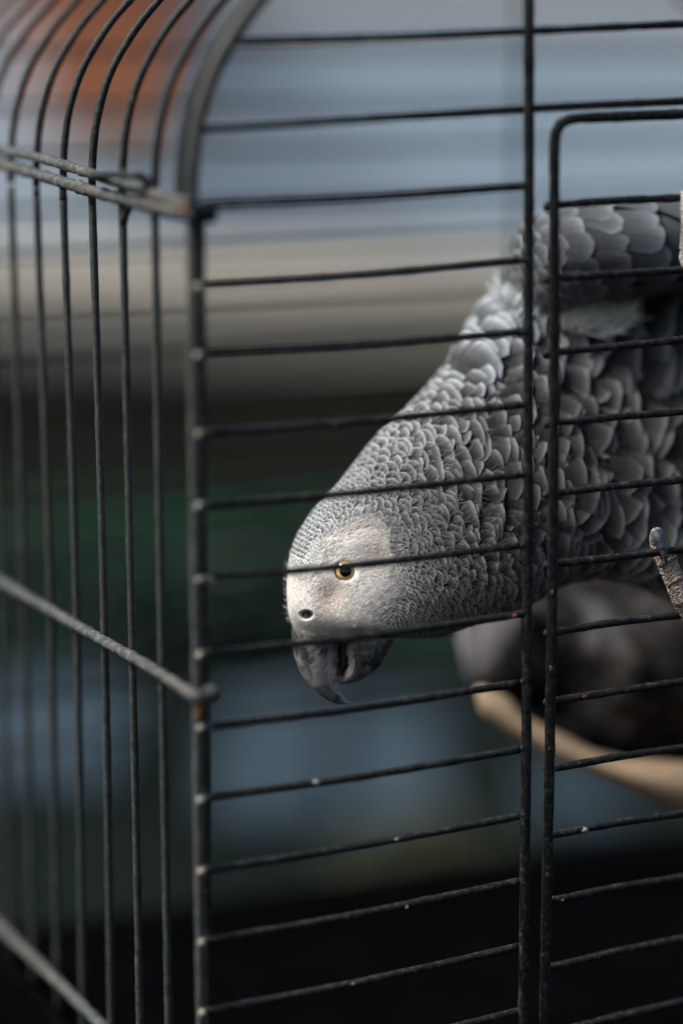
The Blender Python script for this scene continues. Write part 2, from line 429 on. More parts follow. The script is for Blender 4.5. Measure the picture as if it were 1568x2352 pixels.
# rear panel wires and tray
for k, (a, b) in enumerate(zip(yl, yr)):
    v = coords(front(466., float(a)))[2]
    if k: rod('rear_wire', [fpt(0, v, DEP), fpt(CW, v+.004, DEP)], .0015, MW, cage, step=.02)
    else: rod('rear_wire', [fpt(.02, v, DEP), fpt(CW-.02, v, DEP)], .0015, MW, cage, step=.02)
rearp = onplane(1185., 400., ES, CORNER+ES*DEP); ur = coords(rearp)[0]
for u in (ur,): rod('rear_post', [fpt(u, VTOP+.10, DEP), fpt(u, VBOT, DEP)], .0016, MW, cage, step=.02)
m_tray = simple('black_plastic_tray', (.0012, .0012, .0014), (.0025, .0025, .003), 30, .9, spec=.0)
tr = onplane(900., 2060., ES, CORNER+ES*(DEP+.01)); vt = coords(tr)[2]
def slab(name, u0_, u1_, s0_, s1_, v0_, v1_, mat, parent):
    V = [fpt(a, v, s) for a in (u0_, u1_) for s in (s0_, s1_) for v in (v0_, v1_)]
    fc = [(0, 1, 3, 2), (4, 6, 7, 5), (0, 4, 5, 1), (2, 3, 7, 6), (0, 2, 6, 4), (1, 5, 7, 3)]
    o = mesh(name, V, fc, mat, parent, smooth=False)
    b_ = o.modifiers.new('bevel', 'BEVEL'); b_.width = .003; b_.segments = 2
    return o
VB2 = VBOT-.07
slab('tray_back', -.012, CW+.012, DEP+.008, DEP+.014, VB2, vt, m_tray, cage)
slab('tray_side', -.012, -.006, -.01, DEP+.006, VB2, VBOT+.01, m_tray, cage)
slab('tray_side', CW+.006, CW+.012, -.01, DEP+.006, VB2, VBOT+.01, m_tray, cage)
slab('tray_front', -.012, CW+.012, -.018, -.0125, VB2, VBOT+.01, m_tray, cage)
slab('tray_floor', -.012, CW+.012, -.012, DEP+.006, VB2-.008, VB2-.001, m_tray, cage)

# ------------------------------------------------------------------ driftwood and pale branch inside the cage
def loft(secs, n_s, n_t, zb_fn=None, power=1.0):
    """secs rows: Ux,Uy,Lx,Ly,zc,b in picture units / metres -> vertices (n_s,n_t,3)"""
    A = crom(np.array(secs, float), n_s)
    Up = P(A[:, 0], A[:, 1], A[:, 4]); Lo = P(A[:, 2], A[:, 3], A[:, 4])
    C = (Up+Lo)/2; h = (Up-Lo)/2
    th = np.linspace(0, 2*math.pi, n_t, endpoint=False)
    c, s_ = np.cos(th), np.sin(th)
    if power != 1.0:
        c = np.sign(c)*np.abs(c)**power; s_ = np.sign(s_)*np.abs(s_)**power
    V = C[:, None]+h[:, None]*c[None, :, None]-FW*(np.maximum(A[:, 5], 1e-4)[:, None, None]*s_[None, :, None])
    return V, th
def closed_loft(name, V, mat, parent, **kw):
    n, m_, _ = V.shape
    fc = grid_faces(n, m_, True)
    Vv = V.reshape(-1, 3); ctr0 = V[0].mean(0); ctr1 = V[-1].mean(0)
    k = len(Vv); Vv = np.vstack([Vv, ctr0, ctr1])
    fc += [(k, (j+1) % m_, j) for j in range(m_)]
    fc += [(k+1, (n-1)*m_+j, (n-1)*m_+(j+1) % m_) for j in range(m_)]
    at = kw.get('attrs')
    if at:
        for q in list(at):
            a = np.asarray(at[q]); at[q] = np.concatenate([a, a[[0]], a[[-1]]], 0)
    return mesh(name, Vv, fc, mat, parent, attrs=at)
def vnoise(p, scale, seed=0):
    from mathutils import noise as mn
    return np.array([mn.noise(Vector((float(q[0]), float(q[1]), float(q[2])))*scale+Vector((seed*7.1, 0, 0))) for q in p])

m = M('weathered_wood_bark', .8, .3)
n1 = m.noise(60, 5, .7); n2 = m.noise(26, 3)
c = m.ramp(n1, (.40, (.003, .0025, .002)), (.54, (.014, .011, .009)), (.68, (.055, .047, .045)))
c = m.mix(m.ramp(n2, (.50, 0.0), (.62, .75)), c, (.115, .108, .122))
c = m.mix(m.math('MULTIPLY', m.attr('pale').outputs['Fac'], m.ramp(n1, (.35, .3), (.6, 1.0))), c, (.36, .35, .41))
m.set('Base Color', c); m.bump(n1, .6, .004); m_bark = m.m
V, th = loft([(1050, 1440, 1052, 1452, 1.14, .004), (1075, 1395, 1072, 1545, 1.12, .03), (1150, 1350, 1125, 1605, 1.12, .045),
              (1280, 1310, 1235, 1668, 1.14, .055), (1420, 1300, 1395, 1735, 1.14, .06), (1600, 1330, 1600, 1755, 1.14, .06), (1760, 1360, 1760, 1740, 1.13, .05), (1850, 1500, 1850, 1600, 1.13, .01)], 60, 48)
sh_ = V.shape; Vf = V.reshape(-1, 3); cen = np.repeat(V.mean(1), sh_[1], 0)
dirn = Vf-cen; nn = vnoise(Vf, 28)*.22+vnoise(Vf, 70, 2)*.08
Vf = Vf+dirn*nn[:, None]
pale = np.clip(1.2-np.repeat(np.linspace(0, 1, sh_[0]), sh_[1])/.11, 0, 1)  # paler left end: the stump's rim light painted into its colour
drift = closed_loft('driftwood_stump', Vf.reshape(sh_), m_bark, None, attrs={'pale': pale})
tag(drift, 'dark mottled rounded stump of weathered wood behind the parrot', 'driftwood')
m = M('peeled_branch', .6, .3)
n1 = m.noise(25, 4, .6)
m.set('Base Color', m.ramp(n1, (.3, (.27, .185, .11)), (.7, (.41, .31, .215)))); m.bump(n1, .2, .002)
V, th = loft([(1092, 1580, 1094, 1600, 1.07, .003), (1110, 1575, 1106, 1640, 1.07, .008), (1165, 1600, 1146, 1672, 1.07, .010), (1212, 1645, 1190, 1700, 1.07, .011), (1290, 1685, 1270, 1748, 1.07, .012),
              (1400, 1735, 1380, 1790, 1.07, .013), (1580, 1752, 1550, 1860, 1.07, .016), (1750, 1790, 1730, 1930, 1.08, .018), (1950, 1880, 1930, 2000, 1.08, .018), (2000, 1930, 1990, 1980, 1.08, .004)], 60, 28)
br = closed_loft('peeled_branch', V, m.m, None)
tag(br, 'smooth pale tan peeled branch under the dark stump', 'branch')

# ------------------------------------------------------------------ parrot
eye_px = (793., 1311.)
parrot = empty('parrot', tuple(P(793, 1311, .941)), 'grey parrot with yellow eye hanging head down inside the cage', 'parrot')
SEC = np.array([  # Ux,Uy,Lx,Ly, zc, b
    (770, 1468, 815, 1470, .941, .003),
    (690, 1462, 888, 1470, .941, .0105),
    (667, 1430, 910, 1460, .941, .0165),
    (657, 1385, 950, 1463, .941, .0195),
    (656, 1330, 1000, 1458, .942, .0210),
    (666, 1272, 1045, 1446, .943, .0220),
    (690, 1217, 1088, 1430, .944, .0228),
    (725, 1167, 1135, 1412, .946, .0240),
    (763, 1128, 1182, 1396, .949, .0255),
    (798, 1088, 1222, 1376, .953, .0275),
    (834, 1043, 1256, 1352, .958, .0300),
    (882, 988, 1290, 1330, .964, .0330),
    (937, 940, 1335, 1316, .971, .0365),
    (992, 886, 1395, 1314, .979, .0400),
    (1043, 828, 1462, 1330, .987, .0430),
    (1080, 764, 1535, 1366, .996, .0455),
    (1112, 714, 1610, 1405, 1.004, .047),
    (1150, 690, 1690, 1440, 1.014, .047),
    (1225, 672, 1790, 1450, 1.024, .046),
    (1340, 672, 1900, 1420, 1.034, .046),
    (1500, 650, 2000, 1360, 1.04, .046),
    (1720, 560, 2090, 1280, 1.05, .042),
    (1950, 600, 2170, 1180, 1.06, .034),
    (2130, 700, 2230, 1060, 1.07, .024),
    (2250, 800, 2280, 930, 1.07, .010)], float)
NS = len(SEC)
def secat(s):
    A = crom_at(SEC, np.asarray(s, float))
    Up = P(A[..., 0], A[..., 1], A[..., 4]); Lo = P(A[..., 2], A[..., 3], A[..., 4])
    return (Up+Lo)/2, (Up-Lo)/2, np.maximum(A[..., 5], .0005)
def surf0(s, th):
    C, h, b = secat(s)
    sn = np.sin(th); sn = np.sign(sn)*(np.abs(sn)+1e-6)**.72
    return C + h*np.cos(th)[..., None] - FW*(b*sn)[..., None]
def flat(s, th):                                           # same point pressed into the bird's mid plane
    C, h, b = secat(s); q = C+h*np.cos(th)[..., None]; x, y, _ = proj(q); return x, y
def relief(s, th, p):
    x, y, _ = proj(p); fr_ = np.clip(np.sin(th)*3, 0, 1)
    g = lambda cx, cy, sg, sy=None: np.exp(-((x-cx)**2/(2*sg**2)+(y-cy)**2/(2*(sy or sg)**2)))
    r = np.hypot(x-eye_px[0], y-eye_px[1])
    d = .0014*g(800, 1252, 42, 20)+.0011*g(858, 1372, 40)-.0022*g(757, 1368, 22)+.0012*g(700, 1400, 28)
    d += .0001*np.exp(-((r-32)/7.)**2) - .0016*np.exp(-(r/21)**4)
    rn = np.hypot((x-703.4)/11.5, (y-1412)/9.0); d -= .0060*np.exp(-rn**4)
    return d*fr_
def orth(p, t, b, n, ls, lt):                              # right-angled frame plus the shear of the parameter lines
    a = np.cross(n, t); sg = np.sign(np.sum(a*b, -1)); a = a*sg[..., None]
    c = np.sum(b*t, -1); q = np.maximum(np.sum(b*a, -1), .12)
    return p, t, a, n, ls, lt*q, c/q
def frame_at(s, th, e=.02):
    p = surf0(s, th)
    ts = surf0(s+e, th)-surf0(s-e, th); tt = surf0(s, th+e)-surf0(s, th-e)
    ls = np.linalg.norm(ts, axis=-1)/(2*e); lt = np.linalg.norm(tt, axis=-1)/(2*e)
    n = np.cross(ts, tt); n /= np.linalg.norm(n, axis=-1)[..., None]+1e-12
    C, _, _ = secat(s); sg = np.sign(np.sum(n*(p-C), -1)); n = n*sg[..., None]
    return orth(p, ts/(ls[..., None]*2*e+1e-12), tt/(lt[..., None]*2*e+1e-12), n, ls, lt)

FACE = np.array([(662, 1300), (700, 1318), (728, 1305), (748, 1262), (785, 1222), (830, 1196), (868, 1192), (890, 1215), (893, 1262), (905, 1300),
                 (908, 1345), (885, 1390), (860, 1425), (815, 1460), (760, 1480), (690, 1480), (640, 1440), (640, 1330)], float)
def poly_dist(x, y, poly):                                  # signed distance, negative inside
    x = np.asarray(x, float); y = np.asarray(y, float); d = np.full(x.shape, 1e9); ins = np.zeros(x.shape, bool)
    n = len(poly)
    for i in range(n):
        x1, y1 = poly[i]; x2, y2 = poly[(i+1) % n]; ex, ey = x2-x1, y2-y1
        t = np.clip(((x-x1)*ex+(y-y1)*ey)/(ex*ex+ey*ey), 0, 1)
        d = np.minimum(d, np.hypot(x-x1-t*ex, y-y1-t*ey))
        cr = ((y1 > y) != (y2 > y)) & (x < (x2-x1)*(y-y1)/((y2-y1) if y2 != y1 else 1e-9)+x1); ins ^= cr
    return np.where(ins, -d, d)

# body skin: one continuous surface
s_all = np.r_[np.linspace(0, 7, 170), np.linspace(7, NS-1, 90)[1:]]
t_all = np.linspace(0, 2*math.pi, 220, endpoint=False)
SS, TT = np.meshgrid(s_all, t_all, indexing='ij')
p, t, a, n, ls, lt, _ = frame_at(SS, TT)
p = p + n*(relief(SS, TT, p)-.0006)[..., None]
fx, fy = flat(SS, TT); px_, py_, _ = proj(p)
ux = np.where(np.sin(TT) > 0, px_, fx); uy = np.where(np.sin(TT) > 0, py_, fy)
fd = poly_dist(ux, uy, FACE)
face = np.clip(1-fd/48, 0, 1)
lore = np.exp(-((ux-757)**2+(uy-1372)**2)/(2*27**2))+.8*np.exp(-((ux-868)**2+(uy-1260)**2)/(2*34**2))
nost = np.clip(2.4-2.0*np.hypot((ux-703.4)/12.5, (uy-1412)/10.5), 0, 1)*(np.sin(TT) > 0)  # darkness inside the nostril hole, painted into the skin colour
m = M('bare_face_skin', .62, .35)
fa = m.attr('face').outputs['Fac']; la = m.attr('lore').outputs['Fac']
vr = m.voro(1500); ns = m.noise(900, 3); nb = m.noise(160, 4)
skin = m.ramp(nb, (.35, (.65, .60, .565)), (.65, (.79, .755, .73)))
nos_ = m.attr('nostril').outputs['Fac']
skin = m.mix(m.math('MULTIPLY', la, .75), skin, (.36, .25, .175))
skin = m.mix(m.ramp(vr, (.0, .22), (.5, 0.0)), skin, (.32, .23, .19))
m.set('Base Color', m.mix(nos_, m.mix(fa, (.05, .05, .052), skin), (.012, .008, .007)))
m.b.inputs['Subsurface Weight'].default_value = .08; m.b.inputs['Subsurface Radius'].default_value = (.002, .001, .0006)
m.bump(m.math('ADD', vr, ns), .35, .0005); m_skin = m.m
body = closed_loft('body', p, m_skin, parrot, attrs={'face': face.ravel(), 'lore': lore.ravel(), 'nostril': nost.ravel()})

# ---- feather material
def feather_mat(name, tint=(1.0, 1.0, 1.0)):
    m = M(name, .68, .25)
    uvn = m.n('UVMap'); uvn.uv_map = 'uv'; sp = m.n('SeparateXYZ'); m.lk(uvn.outputs[0], sp.inputs[0])
    U, V_ = sp.outputs[0], sp.outputs[1]                      # U across 0..1, V along 0..1
    au = m.math('ABSOLUTE', m.math('SUBTRACT', U, .5))        # 0 at shaft, .5 at edge
    tone = m.math('ADD', m.attr('tone').outputs['Fac'], m.attr('tone', 'OBJECT').outputs['Fac'])
    warm = m.math('ADD', m.attr('warm').outputs['Fac'], m.attr('warm', 'OBJECT').outputs['Fac'])
    rimw = m.math('ADD', m.attr('rim').outputs['Fac'], m.attr('rim', 'OBJECT').outputs['Fac'])
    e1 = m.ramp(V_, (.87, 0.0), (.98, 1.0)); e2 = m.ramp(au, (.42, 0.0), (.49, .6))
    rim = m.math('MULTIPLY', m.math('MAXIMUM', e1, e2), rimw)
    shaft = m.ramp(au, (.0, 1.0), (.03, 0.0))
    # barbs run out from the shaft towards the tip
    ph = m.math('SUBTRACT', m.math('MULTIPLY', V_, 34.0), m.math('MULTIPLY', au, 48.0))
    barb = m.math('ADD', m.math('MULTIPLY', m.math('SINE', m.math('MULTIPLY', ph, 6.283)), .5), .5)
    soft = m.math('ADD', m.attr('soft').outputs['Fac'], m.attr('soft', 'OBJECT').outputs['Fac'])
    g = m.math('MULTIPLY', tone, m.mix(soft, m.ramp(V_, (.50, .07), (.76, .44), (.95, 1.28)), (.95, .95, .95)))  # dark-based pigment, deepened to paint in the shade between feather rows
    g = m.math('MULTIPLY', g, m.math('ADD', .92, m.math('MULTIPLY', barb, .14)))
    g = m.math('MULTIPLY', g, m.math('ADD', 1.0, m.math('MULTIPLY', rim, 1.0)))
    g = m.math('MULTIPLY', g, m.math('SUBTRACT', 1.0, m.math('MULTIPLY', shaft, .35)))
    nz = m.noise(140, 3); g = m.math('MULTIPLY', g, m.math('ADD', .82, m.math('MULTIPLY', nz, .36)))
    cc = m.mix(warm, (.90, 1.0, 1.09), (1.10, 1.0, .82))
    col = m.n('VectorMath', operation='SCALE'); m.lk(cc, col.inputs[0]); m.lk(g, col.inputs['Scale'])
    m.set('Base Color', col.outputs[0])
    m.bump(barb, .25, .0002)
    m.b.inputs['Sheen Weight'].default_value = .15; m.b.inputs['Sheen Roughness'].default_value = .5
    return m.m
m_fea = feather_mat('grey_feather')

# ---- size field: x, y, width, row spacing, tone
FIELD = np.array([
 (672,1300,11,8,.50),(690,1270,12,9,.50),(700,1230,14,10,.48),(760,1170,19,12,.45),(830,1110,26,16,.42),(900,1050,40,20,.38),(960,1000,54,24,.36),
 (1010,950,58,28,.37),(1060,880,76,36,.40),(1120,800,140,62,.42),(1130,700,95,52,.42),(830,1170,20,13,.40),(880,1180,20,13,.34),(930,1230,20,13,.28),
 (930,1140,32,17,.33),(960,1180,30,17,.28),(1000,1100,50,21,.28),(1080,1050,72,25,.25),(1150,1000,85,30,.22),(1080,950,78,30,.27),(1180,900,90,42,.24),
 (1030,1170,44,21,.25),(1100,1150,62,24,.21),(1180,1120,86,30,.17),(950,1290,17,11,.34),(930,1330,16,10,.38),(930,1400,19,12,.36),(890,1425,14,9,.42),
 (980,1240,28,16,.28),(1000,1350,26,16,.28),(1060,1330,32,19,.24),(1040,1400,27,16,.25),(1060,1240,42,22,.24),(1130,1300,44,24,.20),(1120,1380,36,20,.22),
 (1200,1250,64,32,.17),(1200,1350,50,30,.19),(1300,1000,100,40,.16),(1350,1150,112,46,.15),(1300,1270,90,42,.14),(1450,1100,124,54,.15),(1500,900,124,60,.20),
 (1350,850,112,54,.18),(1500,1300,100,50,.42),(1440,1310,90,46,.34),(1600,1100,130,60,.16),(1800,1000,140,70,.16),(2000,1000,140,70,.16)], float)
def field_s(x, y):
    W, R, T = field(x, y); lw = np.clip((x-850)/200, 0, 1)*np.clip((1400-y)/150, 0, 1)*np.clip((y-860)/80, 0, 1)
    return W*(1+.2*lw), R*(1-.16*lw), T
def field(x, y):
    d2 = (x[..., None]-FIELD[:, 0])**2+(y[..., None]-FIELD[:, 1])**2
    w_ = 1/(d2+60)**1.6; w_ /= w_.sum(-1)[..., None]
    W = np.exp((w_*np.log(FIELD[:, 2])).sum(-1)); R = np.exp((w_*np.log(FIELD[:, 3])).sum(-1)); T = (w_*FIELD[:, 4]).sum(-1)
    fd = np.clip(poly_dist(x, y, FACE), 0, 400); back = np.maximum(np.clip((x-760)/60, 0, 1)*np.clip((y-1190)/60, 0, 1), .45)
    f = 1-back*.40*np.exp(-fd/26)
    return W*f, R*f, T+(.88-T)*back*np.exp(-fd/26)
PX = .941/F                                                # metres per picture pixel at the bird

def scatter(surf_frame, flat_fn, field_fn, s0, s1, t0, t1, ncand, reject, relax=12, seed=1, dens=1.0):
    g = np.random.default_rng(seed)
    cs = g.uniform(s0, s1, ncand); ct = g.uniform(t0, t1, ncand)
    x, y = flat_fn(cs, ct); keep = ~reject(x, y, ct); cs, ct, x, y = cs[keep], ct[keep], x[keep], y[keep]
    W, R, T = field_fn(x, y)
    p, t, a, n, ls, lt, shr = surf_frame(cs, ct)
    # accept candidates in proportion to wanted density
    dn = ls*lt/(W*R); dn /= np.percentile(dn, 97); kp = g.random(len(cs)) < dn
    cs, ct, W, R, p, t, a = (q[kp] for q in (cs, ct, W, R, p, t, a))
    k = .866**-1*R/W
    acc = []
    A = np.zeros((20000, 3)); na = 0
    for i in range(len(cs)):
        if na:
            d = A[:na]-p[i]; al = d@t[i]; ac = (d@a[i]); nn_ = (d*d).sum(1)-al*al-ac*ac
            m2 = al*al+(k[i]*ac)**2+np.maximum(nn_, 0)
            if m2.min() < (R[i]*PX*.92*dens)**2: continue
        A[na] = p[i]; na += 1; acc.append(i)
        if na >= 19999: break
    cs, ct = cs[acc], ct[acc]
    for it in range(relax):                                 # even the spacing out
        p, t, a, n, ls, lt, shr = surf_frame(cs, ct); x, y = flat_fn(cs, ct); W, R, T = field_fn(x, y); k = R/W/.866
        ds = np.zeros(len(cs)); dt = np.zeros(len(cs))
        for i in range(len(cs)):
            d = p-p[i]; al = d@t[i]; ac = (d@a[i])*k[i]; nn_ = np.maximum((d*d).sum(1)-al*al-(ac/k[i])**2, 0)
            r = np.sqrt(al*al+ac*ac+nn_); R0 = R[i]*PX*1.35*dens
            q = (r < R0) & (r > 1e-9); f = (1-r[q]/R0)
            ds[i] = -(al[q]/r[q]*f).sum(); dt[i] = -(ac[q]/r[q]*f).sum()
        stp = .35*R*PX
        mal = np.clip(ds, -1, 1)*stp; mac = np.clip(dt, -1, 1)*stp/k
        cs2 = np.clip(cs+(mal-mac*shr)/ls, s0, s1); ct2 = np.clip(ct+mac/lt, t0, t1)
        x, y = flat_fn(cs2, ct2); bad = reject(x, y, ct2)
        cs = np.where(bad, cs, cs2); ct = np.where(bad, ct, ct2)
    return cs, ct

def rej(x, y, th):
    return poly_dist(x, y, FACE) < 1
near = lambda x, y: poly_dist(x, y, FACE)
fs, ft = scatter(frame_at, flat, field_s, 1.7, 8.5, math.radians(-60), math.radians(240), 160000, lambda x, y, th: (near(x, y) < 1) | (near(x, y) > 30), dens=.75)
def rows(surf_frame, flat_fn, field_fn, s0, s1, t0, t1, reject, pitch=.95, smul=1.0, wob=.35, seed=5, mean=None):
    """feathers in staggered rows across the bird, each row one step nearer the tail"""
    g = np.random.default_rng(seed); out_s, out_t = [], []
    s = s0; odd = 0; ph = g.uniform(0, 6, 8)
    while s < s1:
        tg = np.linspace(.25, 2.7, 24); sg_ = np.full(24, s)
        x, y = flat_fn(sg_, tg); W, R, T = field_fn(x, y); p, t, a, n, ls, lt, shr = surf_frame(sg_, tg)
        Rm = np.exp(np.mean(np.log(R/ls)))*PX*(smul if np.isscalar(smul) else np.interp(s, *smul))
        th = t0+odd*.5*W[0]*pitch*PX/(lt[0]*math.sqrt(1+shr[0]**2)); 
        while th < t1:
            wv = sum(math.sin(k*th*2.3+ph[k]+s*(1.1+k*.7))/(k+1) for k in range(1, 6))
            lm = np.interp(s, (5, 9), (.35, 1.0)); s_ = s+lm*(wob*Rm*wv+g.normal(0, .10)*Rm)
            x, y = flat_fn(np.array([s]), np.array([th])); W, R, T = field_fn(x, y)
            p, t, a, n, ls, lt, shr = surf_frame(np.array([s]), np.array([th]))
            dth = W[0]*pitch*PX/(lt[0]*math.sqrt(1+shr[0]**2))
            tt = th+g.normal(0, .08)*dth*lm
            xx, yy = flat_fn(np.array([s_]), np.array([tt]))
            if not reject(xx, yy, tt)[0]: out_s.append(s_); out_t.append(tt)
            th += dth*g.uniform(1-.12*lm, 1+.12*lm)
        s += Rm; odd = 1-odd
    return np.array(out_s), np.array(out_t)
rs, rt = rows(frame_at, flat, field_s, 1.9, 21.5, math.radians(-60), math.radians(240), lambda x, y, th: near(x, y) < 27, smul=((2, 6, 8.5, 12, 20), (1.0, 1.0, .66, .62, .70)), wob=.3)
fs = np.r_[fs, rs]; ft = np.r_[ft, rt]

def build_feather(s, th, W, R, Lf, lift, camber, nu, nv, g, surf, ru, rd=0.0, tipc=.5, roll=.55):
    """grid of points: u across, v along, following the body"""
    p, t, a, n, ls, lt, shr = surf(np.array([s]), np.array([th])); ls, lt, shr = ls[0], lt[0], shr[0]
    u = np.linspace(-1, 1, nu); v = np.linspace(0, 1, nv)**.85
    uu, vv = np.meshgrid(u, v, indexing='ij')
    L = Lf*PX; hw = W*PX/2
    tip = 1-tipc*(hw*2/L)*.5*(1-np.sqrt(np.clip(1-(uu*.98)**2, 0, 1)))*1.0
    wprof = .55+.45*np.sin(np.clip(vv*1.25, 0, 1)*math.pi/2)
    along = (vv*tip-1)*L; across = uu*hw*wprof
    rot = rd
    al = along*math.cos(rot)-across*math.sin(rot); ac = along*math.sin(rot)+across*math.cos(rot)
    pp, t_, a_, n_, _, _, _ = surf(s+(al-ac*shr)/ls, th+ac/lt)
    h = lift*L*vv**1.0 - .0003 - camber*hw*(uu**2)*(.3+.7*vv) - roll*L*lift*(np.clip(vv-.66, 0, 1)/.34)**2
    h += ru*hw*np.sin(uu*3+g.uniform(0, 6))*.06
    pp = pp+n_*h[..., None]
    fr_ = g.uniform(0, .10, nu)*(nu > 8); pp[:, -1] -= (pp[:, -1]-pp[:, -2])*fr_[:, None]*2.5
    uv = np.stack([(uu+1)/2, vv], -1)
    return pp.reshape(-1, 3), uv.reshape(-1, 2)
def strip_faces(nu, nv, flip=False):
    f = []
    for i in range(nu-1):
        for j in range(nv-1):
            q = (i*nv+j, i*nv+j+1, (i+1)*nv+j+1, (i+1)*nv+j); f.append(q if not flip else q[::-1])
    return f
def warm_of(x, y): return np.clip(.15+(y-1000)/900+(x-800)/1600, 0, 1)

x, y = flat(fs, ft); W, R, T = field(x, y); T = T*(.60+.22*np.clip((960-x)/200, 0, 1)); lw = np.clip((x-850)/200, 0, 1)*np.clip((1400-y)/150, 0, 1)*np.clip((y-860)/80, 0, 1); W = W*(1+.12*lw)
vis = (np.sin(ft) > -.15) & (x < 1640)
size = W*R*np.where(vis, 1, .01)*np.clip(np.sin(ft)+.3, .1, 1)
order = np.argsort(-size); big = set(order[:250].tolist())
sv, sf, suv, sto, swa, sri = [], [], [], [], [], []; sso = []; off = 0
lump0 = np.clip((x-930)/250, 0, 1); fdn = near(x, y)
ear = lambda X, Y: math.exp(-((X-925)**2+(Y-1240)**2)/(2*38**2))
for i in range(len(fs)):
    g = rng
    wv = W[i]*(1.22+.22*lump0[i]+.25*np.clip((x[i]-1260)/120, 0, 1))*g.uniform(.88, 1.12); Rr = R[i]; L = max(Rr*2.0, W[i]*(.70-.12*lump0[i]))*g.uniform(.96, 1.04)
    lumpy = np.clip((x[i]-930)/250, 0, 1)*np.clip((1420-y[i])/150, 0, 1)
    cheek = np.clip((y[i]-1180)/120, 0, 1)*np.clip((1230-x[i])/120, 0, 1)
    lift = .20+.03*lumpy*g.uniform(.6, 1.4); camber = .07+.07*lumpy*g.uniform(.3, 1.7)
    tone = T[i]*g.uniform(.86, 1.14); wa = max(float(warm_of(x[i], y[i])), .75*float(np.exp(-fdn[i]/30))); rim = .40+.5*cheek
    isb = i in big
    nu, nv = (11, 5) if isb else ((6, 5) if W[i] > 24 else (5, 4))
    rd = .22+.30*lumpy+g.normal(0, .05+.11*lumpy)+ear(x[i], y[i])*g.normal(.3, .25); lift *= float(np.clip(fdn[i]/42, .30, 1))
    V, uv = build_feather(fs[i], ft[i], wv, Rr, L, lift, camber, nu, nv, g, frame_at, 1+lumpy, rd, tipc=.85-.48*lumpy, roll=.10)
    if isb:
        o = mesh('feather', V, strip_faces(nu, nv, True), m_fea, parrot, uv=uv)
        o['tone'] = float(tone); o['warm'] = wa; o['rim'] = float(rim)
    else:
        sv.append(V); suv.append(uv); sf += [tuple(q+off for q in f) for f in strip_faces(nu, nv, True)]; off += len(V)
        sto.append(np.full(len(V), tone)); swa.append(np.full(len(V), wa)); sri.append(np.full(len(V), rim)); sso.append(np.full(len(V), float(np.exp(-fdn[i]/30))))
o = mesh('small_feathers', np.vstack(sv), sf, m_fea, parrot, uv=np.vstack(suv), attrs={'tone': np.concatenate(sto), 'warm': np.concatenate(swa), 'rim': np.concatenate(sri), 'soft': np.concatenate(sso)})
tag(o, None, None, None, 'stuff')
print('feathers', len(fs), 'small', len(sv))

# ---- hair-like plumes: face down, ear coverts, throat fringe
def hairs(name, S_, T_, Lf, Wd, lift, mat, tone, warm, spread, parent, rot0=0.0, base=-.0005):
    p, t, a, n, ls, lt, _ = frame_at(S_, T_); r_ = relief(S_, T_, p); p = p+n*(r_+base)[:, None]
    N = len(S_); ang = rot0+rng.normal(0, spread, N)
    d = t*np.cos(ang)[:, None]+a*np.sin(ang)[:, None]; sd_ = np.cross(n, d)
    L = (Lf*PX*rng.uniform(.7, 1.3, N))[:, None]; Wm = (Wd*PX*rng.uniform(.7, 1.3, N))[:, None]
    li = (lift*rng.uniform(.5, 1.5, N))[:, None]
    b0 = p-sd_*Wm/2; b1 = p+sd_*Wm/2; mid_ = p+d*L*.55+n*L*li*.75; m0 = mid_-sd_*Wm*.5; m1 = mid_+sd_*Wm*.5; tp_ = p+d*L+n*L*li
    V = np.stack([b0, b1, m1, m0, tp_], 1).reshape(-1, 3)
    k = np.arange(N)*5
    fc = [(int(q), int(q+1), int(q+2), int(q+3)) for q in k]+[(int(q+3), int(q+2), int(q+4)) for q in k]
    uv = np.tile([[.35, .84], [.65, .84], [.65, .9], [.35, .9], [.5, .96]], (N, 1))
    o = mesh(name, V, fc, mat, parent, uv=uv, attrs={'tone': np.repeat(np.broadcast_to(tone, N), 5), 'warm': np.repeat(np.broadcast_to(warm, N), 5), 'rim': np.zeros(5*N)})
    tag(o, None, None, None, 'stuff'); return o
def pick(cond, n, s0=1.0, s1=8, t0=.15, t1=3.0):
    s_ = rng.uniform(s0, s1, n); t_ = rng.uniform(t0, t1, n); p_ = surf0(s_, t_); X, Y, _ = proj(p_)
    k = cond(X, Y); return s_[k], t_[k], X[k], Y[k]
eye_far = lambda X, Y: np.hypot(X-eye_px[0], Y-eye_px[1]) > 31
nos = lambda X, Y: np.hypot((X-703)/20, (Y-1412)/19) > 1
# face down, thinner close to the eye
s_, t_, X, Y = pick(lambda X, Y: (poly_dist(X, Y, FACE) < 4) & eye_far(X, Y) & nos(X, Y), 6500, .9, 8)
hairs('face_down', s_, t_, 9.0, 1.2, .10, m_fea, .74+.05*rng.standard_normal(len(s_)), .65, .35, parrot)
# bristly edge where the bare face meets the feathers
s_, t_, X, Y = pick(lambda X, Y: (np.abs(poly_dist(X, Y, FACE)) < 5+22*rng.random(len(X))) & (X > 668) & (Y < 1450), 9500, .9, 8)
hairs('face_edge_down', s_, t_, 12.0, 1.7, .18, m_fea, .60+.08*rng.standard_normal(len(s_)), .7, .35, parrot)
# ear coverts
s_, t_, X, Y = pick(lambda X, Y: np.hypot((X-935)/48, (Y-1245)/62) < 1, 9000, 2, 10)
hairs('ear_plumes', s_, t_, 22.0, 2.6, .22, m_fea, .21+.07*rng.standard_normal(len(s_)), .5, .45, parrot, .25)
